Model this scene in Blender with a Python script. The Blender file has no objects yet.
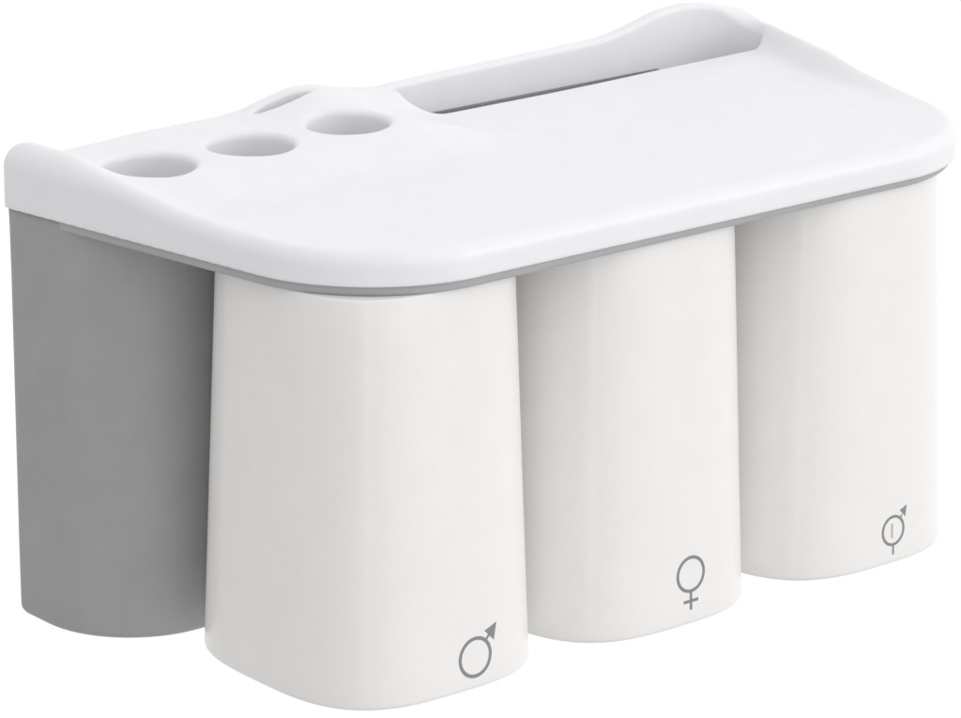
import bpy, math
import numpy as np
from mathutils import Matrix, Vector

S = 0.01                      # modelled in centimetres, linked in metres
W, D, FL = 23.910, 13.904, 2.119   # front width, depth, side flare of the tray
C = bpy.context.scene.collection

# ------------------------------------------------------------------ materials
def plastic(name, col, rough, bump=0.0, spec=0.5, sss=0.0, var=0.012, scale=90):
    m = bpy.data.materials.new(name); m.use_nodes = True
    nt = m.node_tree; b = nt.nodes['Principled BSDF']
    tc = nt.nodes.new('ShaderNodeTexCoord')
    n = nt.nodes.new('ShaderNodeTexNoise'); n.inputs['Scale'].default_value = scale
    n.inputs['Detail'].default_value = 4
    nt.links.new(tc.outputs['Object'], n.inputs['Vector'])
    r = nt.nodes.new('ShaderNodeValToRGB')
    r.color_ramp.elements[0].position = .3; r.color_ramp.elements[1].position = .7
    r.color_ramp.elements[0].color = (*[c * (1 - var) for c in col], 1)
    r.color_ramp.elements[1].color = (*[min(1, c * (1 + var)) for c in col], 1)
    nt.links.new(n.outputs['Fac'], r.inputs['Fac'])
    nt.links.new(r.outputs['Color'], b.inputs['Base Color'])
    b.inputs['Roughness'].default_value = rough
    b.inputs['Specular IOR Level'].default_value = spec
    if sss:
        b.inputs['Subsurface Weight'].default_value = sss
        b.inputs['Subsurface Radius'].default_value = (.004, .0038, .0035)
        b.inputs['Subsurface Scale'].default_value = 1.0
    if bump:
        n2 = nt.nodes.new('ShaderNodeTexNoise'); n2.inputs['Scale'].default_value = 2600
        n2.inputs['Detail'].default_value = 2
        nt.links.new(tc.outputs['Object'], n2.inputs['Vector'])
        bp = nt.nodes.new('ShaderNodeBump'); bp.inputs['Strength'].default_value = bump
        bp.inputs['Distance'].default_value = .0002
        nt.links.new(n2.outputs['Fac'], bp.inputs['Height'])
        nt.links.new(bp.outputs['Normal'], b.inputs['Normal'])
    return m

M_tray = plastic('tray_white_plastic', (.87, .87, .895), .36, .06)
M_cup = plastic('cup_white_plastic', (.885, .87, .858), .24, .02)
M_grey = plastic('grey_plastic', (.36, .36, .36), .5, .25, var=.03)
M_trim = plastic('trim_grey_plastic', (.42, .425, .43), .45, .1, var=.03)
M_ink = plastic('grey_ink', (.25, .25, .255), .6, 0)
M_inkp = plastic('pale_grey_ink', (.47, .47, .475), .6, 0)

# ------------------------------------------------------------------ helpers
def link(name, verts, faces, mat, parent=None, smooth=True):
    me = bpy.data.meshes.new(name)
    me.from_pydata([tuple(v) for v in (np.asarray(verts) * S)], [], faces)
    me.validate(); me.update()
    if smooth: me.polygons.foreach_set('use_smooth', [True] * len(me.polygons))
    me.materials.append(mat)
    o = bpy.data.objects.new(name, me); C.objects.link(o)
    if parent: o.parent = parent
    return o

def sm(x, a, b):
    t = np.clip((x - a) / (b - a), 0, 1); return t * t * (3 - 2 * t)

def rmax(a, b, k):            # intersection with a round edge of radius k
    return np.minimum(np.maximum(a, b), -k) + np.hypot(np.maximum(a + k, 0), np.maximum(b + k, 0))

def smax(a, b, k):
    h = np.maximum(k - np.abs(a - b), 0) / k
    return np.maximum(a, b) + h * h * k * .25

def plan(x, y, rf, rb, inset=0.0):   # signed distance to the flared tray outline
    hw = W / 2 + FL * y / D - inset; hd = D / 2 - inset
    R = np.where(y < D / 2, rf, rb)
    qx = np.abs(x - W / 2) - hw + R; qy = np.abs(y - D / 2) - hd + R
    return np.minimum(np.maximum(qx, qy), 0) + np.hypot(np.maximum(qx, 0), np.maximum(qy, 0)) - R

def box2(x, y, x0, x1, y0, y1, r):
    qx = np.abs(x - (x0 + x1) / 2) - (x1 - x0) / 2 + r; qy = np.abs(y - (y0 + y1) / 2) - (y1 - y0) / 2 + r
    return np.minimum(np.maximum(qx, qy), 0) + np.hypot(np.maximum(qx, 0), np.maximum(qy, 0)) - r

def surface_net(F, org, h):
    """naive surface nets of a signed distance grid"""
    s = F < 0
    nx, ny, nz = F.shape
    acc = np.zeros((nx - 1, ny - 1, nz - 1, 3), np.float32); cnt = np.zeros((nx - 1, ny - 1, nz - 1), np.float32)
    def cut(axis, da, db):
        # edges along axis, seen from the cell through offsets da, db on the other axes
        sl0 = [None] * 3; sl1 = [None] * 3
        o = [a for a in range(3) if a != axis]
        sl0[axis] = slice(0, -1); sl1[axis] = slice(1, None)
        for a, d in zip(o, (da, db)):
            n = F.shape[a]
            sl0[a] = sl1[a] = slice(d, n - 1 + d)
        f0 = F[tuple(sl0)]; f1 = F[tuple(sl1)]
        m = (f0 < 0) != (f1 < 0)
        t = np.where(m, f0 / np.where(m, f0 - f1, 1), 0).astype(np.float32)
        cnt[m] += 1
        acc[..., axis] += t
        for a, d in zip(o, (da, db)): acc[..., a] += m * np.float32(d)
    for ax in range(3):
        for da in (0, 1):
            for db in (0, 1): cut(ax, da, db)
    act = cnt > 0
    idx = -np.ones(act.shape, np.int64); idx[act] = np.arange(act.sum())
    ii = np.argwhere(act)
    V = (ii + acc[act] / cnt[act][:, None]) * h + np.array(org)
    Q = []
    for ax in range(3):
        a, b = [(1, 2), (2, 0), (0, 1)][ax]
        s0 = [slice(1, -1)] * 3; s0[ax] = slice(0, -1)
        s1 = [slice(1, -1)] * 3; s1[ax] = slice(1, None)
        i0 = s[tuple(s0)]; i1 = s[tuple(s1)]
        for cond, flip in ((i0 & ~i1, False), (~i0 & i1, True)):
            e = np.argwhere(cond)
            if not len(e): continue
            off = np.ones(3, int); off[ax] = 0
            e = e + off
            ea = np.zeros(3, int); ea[a] = 1; eb = np.zeros(3, int); eb[b] = 1
            c = [e - ea - eb, e - eb, e, e - ea]
            q = np.stack([idx[tuple(k.T)] for k in c], 1)
            Q.append(q[:, ::-1] if flip else q)
    return V, np.concatenate(Q)

def tag(o, label, cat, group=None):
    o['label'] = label; o['category'] = cat
    if group: o['group'] = group

# ------------------------------------------------------------------ the rack
rack = bpy.data.objects.new('toothbrush_holder', None); C.objects.link(rack)
rack.location = (0, 0, 0); rack.empty_display_size = .05
tag(rack, 'white wall rack with toothbrush holes and grey box, above the three cups', 'toothbrush holder')

HX, HS, HY, HR = .828, 3.4976, 10.652, 1.29

def height(x, y):
    shelf = .89 - .05 * sm(y, 4, 10)
    side = np.interp(y, [0, 1, 3, 5, 7, 8.6, 10, 11.7, 13.8], [.8, .84, .92, 1.04, 1.22, 1.47, 1.57, 1.70, 1.76])
    ed = W / 2 + FL * y / D - np.abs(x - W / 2)
    left = x < W / 2
    side = side + np.where(left, .14 * sm(y, 9.5, 12) - .07 * sm(y, 3, 6) * (1 - sm(y, 8.5, 10)), .05)
    dw = np.where(left, 1.4 + .7 * sm(y, 7, 10), 1.3 - .35 * sm(y, 9, 11.5) + 1.4 * sm(y, 11.95, 12.7))
    ws = 1 - sm(ed, np.where(left, .3 + .3 * sm(y, 9, 12), .2), dw)
    shelf = shelf + .12 * sm(x, 15, 25.5) * sm(y, 8.5, 11)
    h = shelf + np.maximum(side - shelf, 0) * ws
    a = np.interp(x, [-3, .5, 6.5, 8.2, 9.2, 10.2, 11.2, 12.2], [1.5, 1.42, 1.47, 1.55, 1.55, 1.36, 1.08, .9])
    b = np.interp(x, [-3, .5, 5.4, 6.2, 7.2, 8.0, 8.9, 10.0, 10.9, 12.2], [1.5, 1.42, 1.45, 1.52, 1.76, 1.93, 1.9, 1.62, 1.5, 1.45])
    P = a + (b - a) * sm(y, 11.2, 13.2)
    wp = sm(y, 7.0, 9.6)
    h = smax(h, shelf + (P - shelf) * wp * (1 - sm(x, 11, 12.5)), .18)
    rim = np.interp(x, [9.4, 10.2, 11.0, 14, 18.3, 19.8, 20.6, 21.2, 22.4, 23.5, 24.6, 25.9], [1.85, 1.6, 1.49, 1.57, 1.66, 1.69, 1.80, 1.94, 2.24, 2.31, 2.15, 1.8])
    wr = sm(y, 12.3, 13.1) * sm(x, 10.6, 11.8)
    return h + (rim - h) * wr

def build_tray():
    g = .065
    xs = np.arange(-2.5, W + 2.5, g); ys = np.arange(-.35, D + .35, g); zs = np.arange(-.3, 2.5, g)
    x, y = np.meshgrid(xs, ys, indexing='ij')
    H = height(x, y)
    for _ in range(10):        # soften the creases of the interpolated profile
        Hp = np.pad(H, 1, mode='edge')
        H = (Hp[1:-1, 1:-1] * 4 + Hp[:-2, 1:-1] + Hp[2:, 1:-1] + Hp[1:-1, :-2] + Hp[1:-1, 2:]) / 8
    pl = plan(x, y, 3.78, .5)
    k = (.42 + .3 * sm(y, 9, 12) * (1 - sm(x, -1, 2)) - .2 * sm(y, 13, 13.5) * sm(x, 1, 3))[..., None]
    z = zs[None, None, :]
    F = rmax(pl[..., None], z - H[..., None], k)
    F = rmax(F, -z + 0 * pl[..., None], .05)
    holes = np.full(x.shape, 9.)
    for i in range(3): holes = np.minimum(holes, np.hypot(x - HX - i * HS, y - HY) - (HR - .05 * i))
    e = np.hypot((x - 7.35) / 1.0, (y - 13.16) / .28); e = (e - 1) * .28
    F = rmax(F, -holes[..., None], .2)
    F = rmax(F, -e[..., None], .1)
    slot = box2(x, y, 11.5, 25.28, 11.75, 13.42, np.where((x < 18.6) & (y < 12.585), .82, .34))
    bend = (np.hypot((x - 23.1) / 2.18, (y - 11.75) / 1.67) - 1) * 1.67       # wide inner curve at the far corner
    slot = np.where((x > 23.1) & (y > 11.75), np.maximum(slot, bend), slot)
    F = rmax(F, -slot[..., None], .16)
    pocket = box2(x, y, 11.6, 22.3, 12.6, 13.62, .1)
    F = np.maximum(F, -np.maximum(pocket[..., None], z - .40))
    V, Q = surface_net(F.astype(np.float32), (xs[0], ys[0], zs[0]), g)
    return link('tray', V, Q.tolist(), M_tray, rack)
build_tray()

def outline(inset, rf, rb, n=14, y0=0.0, y1=D, sq=0.0):
    """closed outline of the flared tray, counter-clockwise, inset by some amount"""
    P = []
    a0, a1 = y0 + inset, y1 - inset
    for sx, sy, st in ((1, -1, -90), (1, 1, 0), (-1, 1, 90), (-1, -1, 180)):
        r = rf if sy < 0 else rb
        for i in range(n + 1):
            a = math.radians(st + 90 * i / n)
            yy = (a0 + r if sy < 0 else a1 - r) + r * math.sin(a)
            hw = W / 2 + FL * (yy / D * (1 - sq) + sq) - inset
            P.append((W / 2 + sx * (hw - r) + r * math.cos(a), yy))
    return P

def loft(rings, cap0=True, cap1=True):
    n = len(rings[0]); V = [p for r in rings for p in r]; Fc = []
    for k in range(len(rings) - 1):
        for i in range(n):
            j = (i + 1) % n
            Fc.append((k * n + i, k * n + j, (k + 1) * n + j, (k + 1) * n + i))
    if cap0: Fc.append(tuple(range(n))[::-1])
    if cap1: Fc.append(tuple((len(rings) - 1) * n + i for i in range(n)))
    return V, Fc

def flip(F): return [tuple(reversed(f)) for f in F]

# grey trim under the front of the tray: a ring that follows its outline
def build_trim():
    R = []
    def zt(x, z): return z * (1 - .28 * min(1, max(0, (x - 6) / 18)))    # the strip thins towards the right
    for z, ins in ((-.004, .15), (-.03, .13), (-.18, .135), (-.245, .15), (-.27, .18)):
        R.append([(x, y, zt(x, z)) for x, y in outline(ins, 3.7, .45, 20)])
    R.append([(x, y, zt(x, -.27)) for x, y in outline(6.0, .5, .5, 20)])
    V, F = loft(R[::-1], True, True)
    return link('trim', V, F, M_trim, rack)
build_trim()

# grey storage box hanging behind the cups
def build_box():
    y0 = 8.95; R = []
    def ring(z, ins, rf=3.0, rb=.45):
        return [(x, y, z) for x, y in outline(ins, rf, rb, 16, y0, D, min(1, max(0, (-z - .3) / 11.4)))]
    H = 12.1
    for z, ins in ((-.29, .5), (-.275, .05),):
        R.append(ring(z, ins))
    R = [ring(-.004, .085), ring(-.30, .09), ring(-.6, .095)]
    for z in (-2, -4, -6, -8, -10): R.append(ring(z, .10 + .03 * -z / 11))
    for t in (0, .25, .5, .75, 1): 
        a = t * math.pi / 2; R.append(ring(-H + .28 - .28 * math.sin(a), .14 + .28 * (1 - math.cos(a))))
    R.append(ring(-H, 2.2, .6, .5))
    V, F = loft(R, False, True)
    n0 = len(V)
    I = [ring(-.004, .36), ring(-6, .38), ring(-H + .3, .4)]
    V2, F2 = loft(I, False, True)
    F2 = flip(F2)
    V += V2; F = flip(F) if False else F
    F += [tuple(i + n0 for i in f) for f in F2]
    n = len(R[0])
    for i in range(n):
        j = (i + 1) % n; F.append((i, n0 + i, n0 + j, j))
    # the liner's raised back edge, seen through the slot
    b = len(V)
    for zz in (-.32, .30):
        V += [(11.9, 13.48, zz), (22.2, 13.48, zz), (22.2, 13.56, zz), (11.9, 13.56, zz)]
    F += [(b, b+1, b+5, b+4), (b+1, b+2, b+6, b+5), (b+2, b+3, b+7, b+6), (b+3, b, b+4, b+7), (b+4, b+5, b+6, b+7), (b+3, b+2, b+1, b)]
    o = link('storage_box', V, F, M_grey, rack)
    return o
o = build_box()
import bmesh
bm = bmesh.new(); bm.from_mesh(o.data); bmesh.ops.recalc_face_normals(bm, faces=bm.faces[:]); bm.to_mesh(o.data); bm.free()

# ------------------------------------------------------------------ cups (hung upside down)
CX, CY, CS, CA, CB, CH, TP = 3.35, 4.17, 8.05, 3.87, 4.20, 11.70, .405
NE = 3.15
def half(z):                    # half sizes at height z (cup is wider towards the mouth)
    t = min(max((-z - .31) / (CH - .31), 0), 1)
    return CA - TP * (1 - t), CB - TP * (1 - t)
def cup_ring(z, ins=0.0, n=112):
    a, b = half(z); a -= ins; b -= ins; R = []
    for i in range(n):
        t = 2 * math.pi * i / n
        c, s = math.cos(t), math.sin(t)
        k = (abs(c) ** NE + abs(s) ** NE) ** (-1 / NE)
        R.append((a * k * c, b * k * s, z))
    return R
def cup_mesh():
    T = -.275
    R = [cup_ring(T - .003, 2.4), cup_ring(T, .9)]
    for t in (0, .33, .66, 1):
        a = t * math.pi / 2; R.append(cup_ring(T - .06 * (1 - math.cos(a)), .06 * (1 - math.sin(a))))
    for z in (-1.5, -3, -5, -7, -9, -11): R.append(cup_ring(z))
    for t in (0, .25, .5, .75, 1):
        a = t * math.pi / 2; R.append(cup_ring(-CH + .16 - .16 * math.sin(a), .14 * (1 - math.cos(a))))
    R.append(cup_ring(-CH + .03, .24)); R.append(cup_ring(-CH + .16, .28))
    for z in (-9, -6, -3, -1): R.append(cup_ring(z, .28))
    R += [cup_ring(-.75, .5), cup_ring(-.65, 1.2), cup_ring(-.65, 2.6)]
    V, F = loft(R, True, True)
    return V, flip(F)
def front_y(dx, z):
    a, b = half(z)
    return -b * max(1 - abs(dx / a) ** NE, 0) ** (1 / NE)

def emblem(polys, cup, mat, name='emblem'):
    """flat print that follows the curved front of a cup; polys are quads/triangles in (x, z)"""
    V = []; F = []
    def P(p, d): return (p[0], front_y(p[0], p[1]) - d, p[1])
    for poly in polys:
        n = len(poly); b = len(V)
        V += [P(p, .006) for p in poly] + [P(p, -.01) for p in poly]
        F.append(tuple(b + i for i in range(n)))
        for i in range(n):
            j = (i + 1) % n; F.append((b + i, b + n + i, b + n + j, b + j))
    return link(name, V, F, mat, cup, smooth=False)
def circ(x, z, r, w, n=56):
    o = []
    for i in range(n):
        a, b = 2 * math.pi * i / n, 2 * math.pi * (i + 1) / n
        o.append([(x + (r - w/2) * math.cos(a), z + (r - w/2) * math.sin(a)), (x + (r + w/2) * math.cos(a), z + (r + w/2) * math.sin(a)),
                  (x + (r + w/2) * math.cos(b), z + (r + w/2) * math.sin(b)), (x + (r - w/2) * math.cos(b), z + (r - w/2) * math.sin(b))])
    return o
def bar(x0, z0, x1, z1, w):
    dx, dz = x1 - x0, z1 - z0; l = math.hypot(dx, dz); nx, nz = -dz / l * w / 2, dx / l * w / 2
    return [(x0 - nx, z0 - nz), (x1 - nx, z1 - nz), (x1 + nx, z1 + nz), (x0 + nx, z0 + nz)]

labels = ['white cup printed with a circle and arrow male sign, nearest the grey box',
          'white cup printed with a circle and cross female sign, in the middle of the row',
          'white cup printed with a small ring bearing both arrow and stem']
V, F = cup_mesh()
cup0 = link('cup', V, F, M_cup)
cup0.data.set_sharp_from_angle(angle=math.radians(50)) if hasattr(cup0.data, 'set_sharp_from_angle') else None
cups = [cup0]
for i in (1, 2):
    c = cup0.copy(); C.objects.link(c); cups.append(c)
for i, c in enumerate(cups):
    c.location = ((CX + i * CS) * S, CY * S, 0)
    tag(c, labels[i], 'cup', 'white cups hung upside down under the shelf')

x, z, r = .53, -10.76, .54
emblem(circ(x, z, r, .10) + [bar(x + .36, z + .38, x + .52, z + .55, .07), [(x + .79, z + .83), (x + .34, z + .68), (x + .68, z + .34)]], cups[0], M_ink)
x, z, r = .39, -10.18, .50
emblem(circ(x, z, r, .095) + [bar(x, z - .53, x, z - 1.06, .09), bar(x - .28, z - .80, x - .045, z - .80, .09), bar(x + .045, z - .80, x + .28, z - .80, .09)], cups[1], M_ink)
x, z, r = .38, -10.66, .43
emblem(circ(x, z, r, .085) + [[(x + .56, z + .68), (x + .27, z + .57), (x + .50, z + .33)], bar(x + .30, z + .32, x + .36, z + .42, .05),
       bar(x, z - .45, x, z - .74, .07)], cups[2], M_ink)
emblem([bar(x - .05, z - .22, x - .05, z + .22, .07)], cups[2], M_inkp)

# ------------------------------------------------------------------ camera
right = Vector((0.77150644, -0.63620012, 0.00521715)); up = Vector((0.18626159, 0.23370122, 0.95430098)); fwd = Vector((0.60834565, 0.7352776, -0.29880165))
cam = bpy.data.cameras.new('camera'); co = bpy.data.objects.new('camera', cam); C.objects.link(co)
m = Matrix((right, up, -fwd)).transposed().to_4x4()
m.translation = Vector((-65.90128612, -84.47969181, 32.06009172)) * S
co.matrix_world = m
cam.sensor_width = 36; cam.lens = 4308.8 / 961 * 36; cam.clip_start = .05; cam.clip_end = 100
bpy.context.scene.camera = co

# ------------------------------------------------------------------ studio light
w = bpy.data.worlds.new('World'); bpy.context.scene.world = w; w.use_nodes = True
nt = w.node_tree; bg = nt.nodes['Background']
tc = nt.nodes.new('ShaderNodeTexCoord')
def dotn(v):
    d = nt.nodes.new('ShaderNodeVectorMath'); d.operation = 'DOT_PRODUCT'
    d.inputs[1].default_value = v; nt.links.new(tc.outputs['Generated'], d.inputs[0]); return d.outputs['Value']
def mp(src, a, b, lo, hi):
    r = nt.nodes.new('ShaderNodeMapRange'); r.interpolation_type = 'SMOOTHSTEP'
    for k, v in zip(('From Min', 'From Max', 'To Min', 'To Max'), (a, b, lo, hi)): r.inputs[k].default_value = v
    nt.links.new(src, r.inputs['Value']); return r.outputs['Result']
# white studio backdrop behind the rack, dimmer room towards the lower left
base = mp(dotn(Vector((.6, -.25, .75)).normalized()), -1.0, 1.0, .56, 1.0)
back = mp(dotn(Vector((.61, .73, -.15)).normalized()), .35, .8, 0, 1)
mx = nt.nodes.new('ShaderNodeMix'); mx.data_type = 'FLOAT'
nt.links.new(back, mx.inputs[0]); nt.links.new(base, mx.inputs[2]); mx.inputs[3].default_value = 1.03
nt.links.new(mx.outputs[0], bg.inputs['Strength'])
bg.inputs['Color'].default_value = (1, 1, 1, 1)

def area(name, loc, target, size, power, col=(1, 1, 1)):
    l = bpy.data.lights.new(name, 'AREA'); l.shape = 'RECTANGLE'; l.size, l.size_y = size; l.energy = power; l.color = col
    o = bpy.data.objects.new(name, l); C.objects.link(o)
    o.location = loc
    o.rotation_euler = (Vector(target) - Vector(loc)).to_track_quat('-Z', 'Y').to_euler()
    return o
ctr = (.12, .07, -.05)
area('key_softbox', (1.15, -1.25, .6), ctr, (.8, .9), 5.2)
area('strip_light', (-.78, -1.12, .05), (.1, .02, -.1), (.06, 1.3), 1.1)

sc = bpy.context.scene
sc.view_settings.view_transform = 'Standard'; sc.view_settings.look = 'None'
sc.view_settings.exposure = 0; sc.view_settings.gamma = 1
sc.cycles.max_bounces = 10; sc.cycles.diffuse_bounces = 6
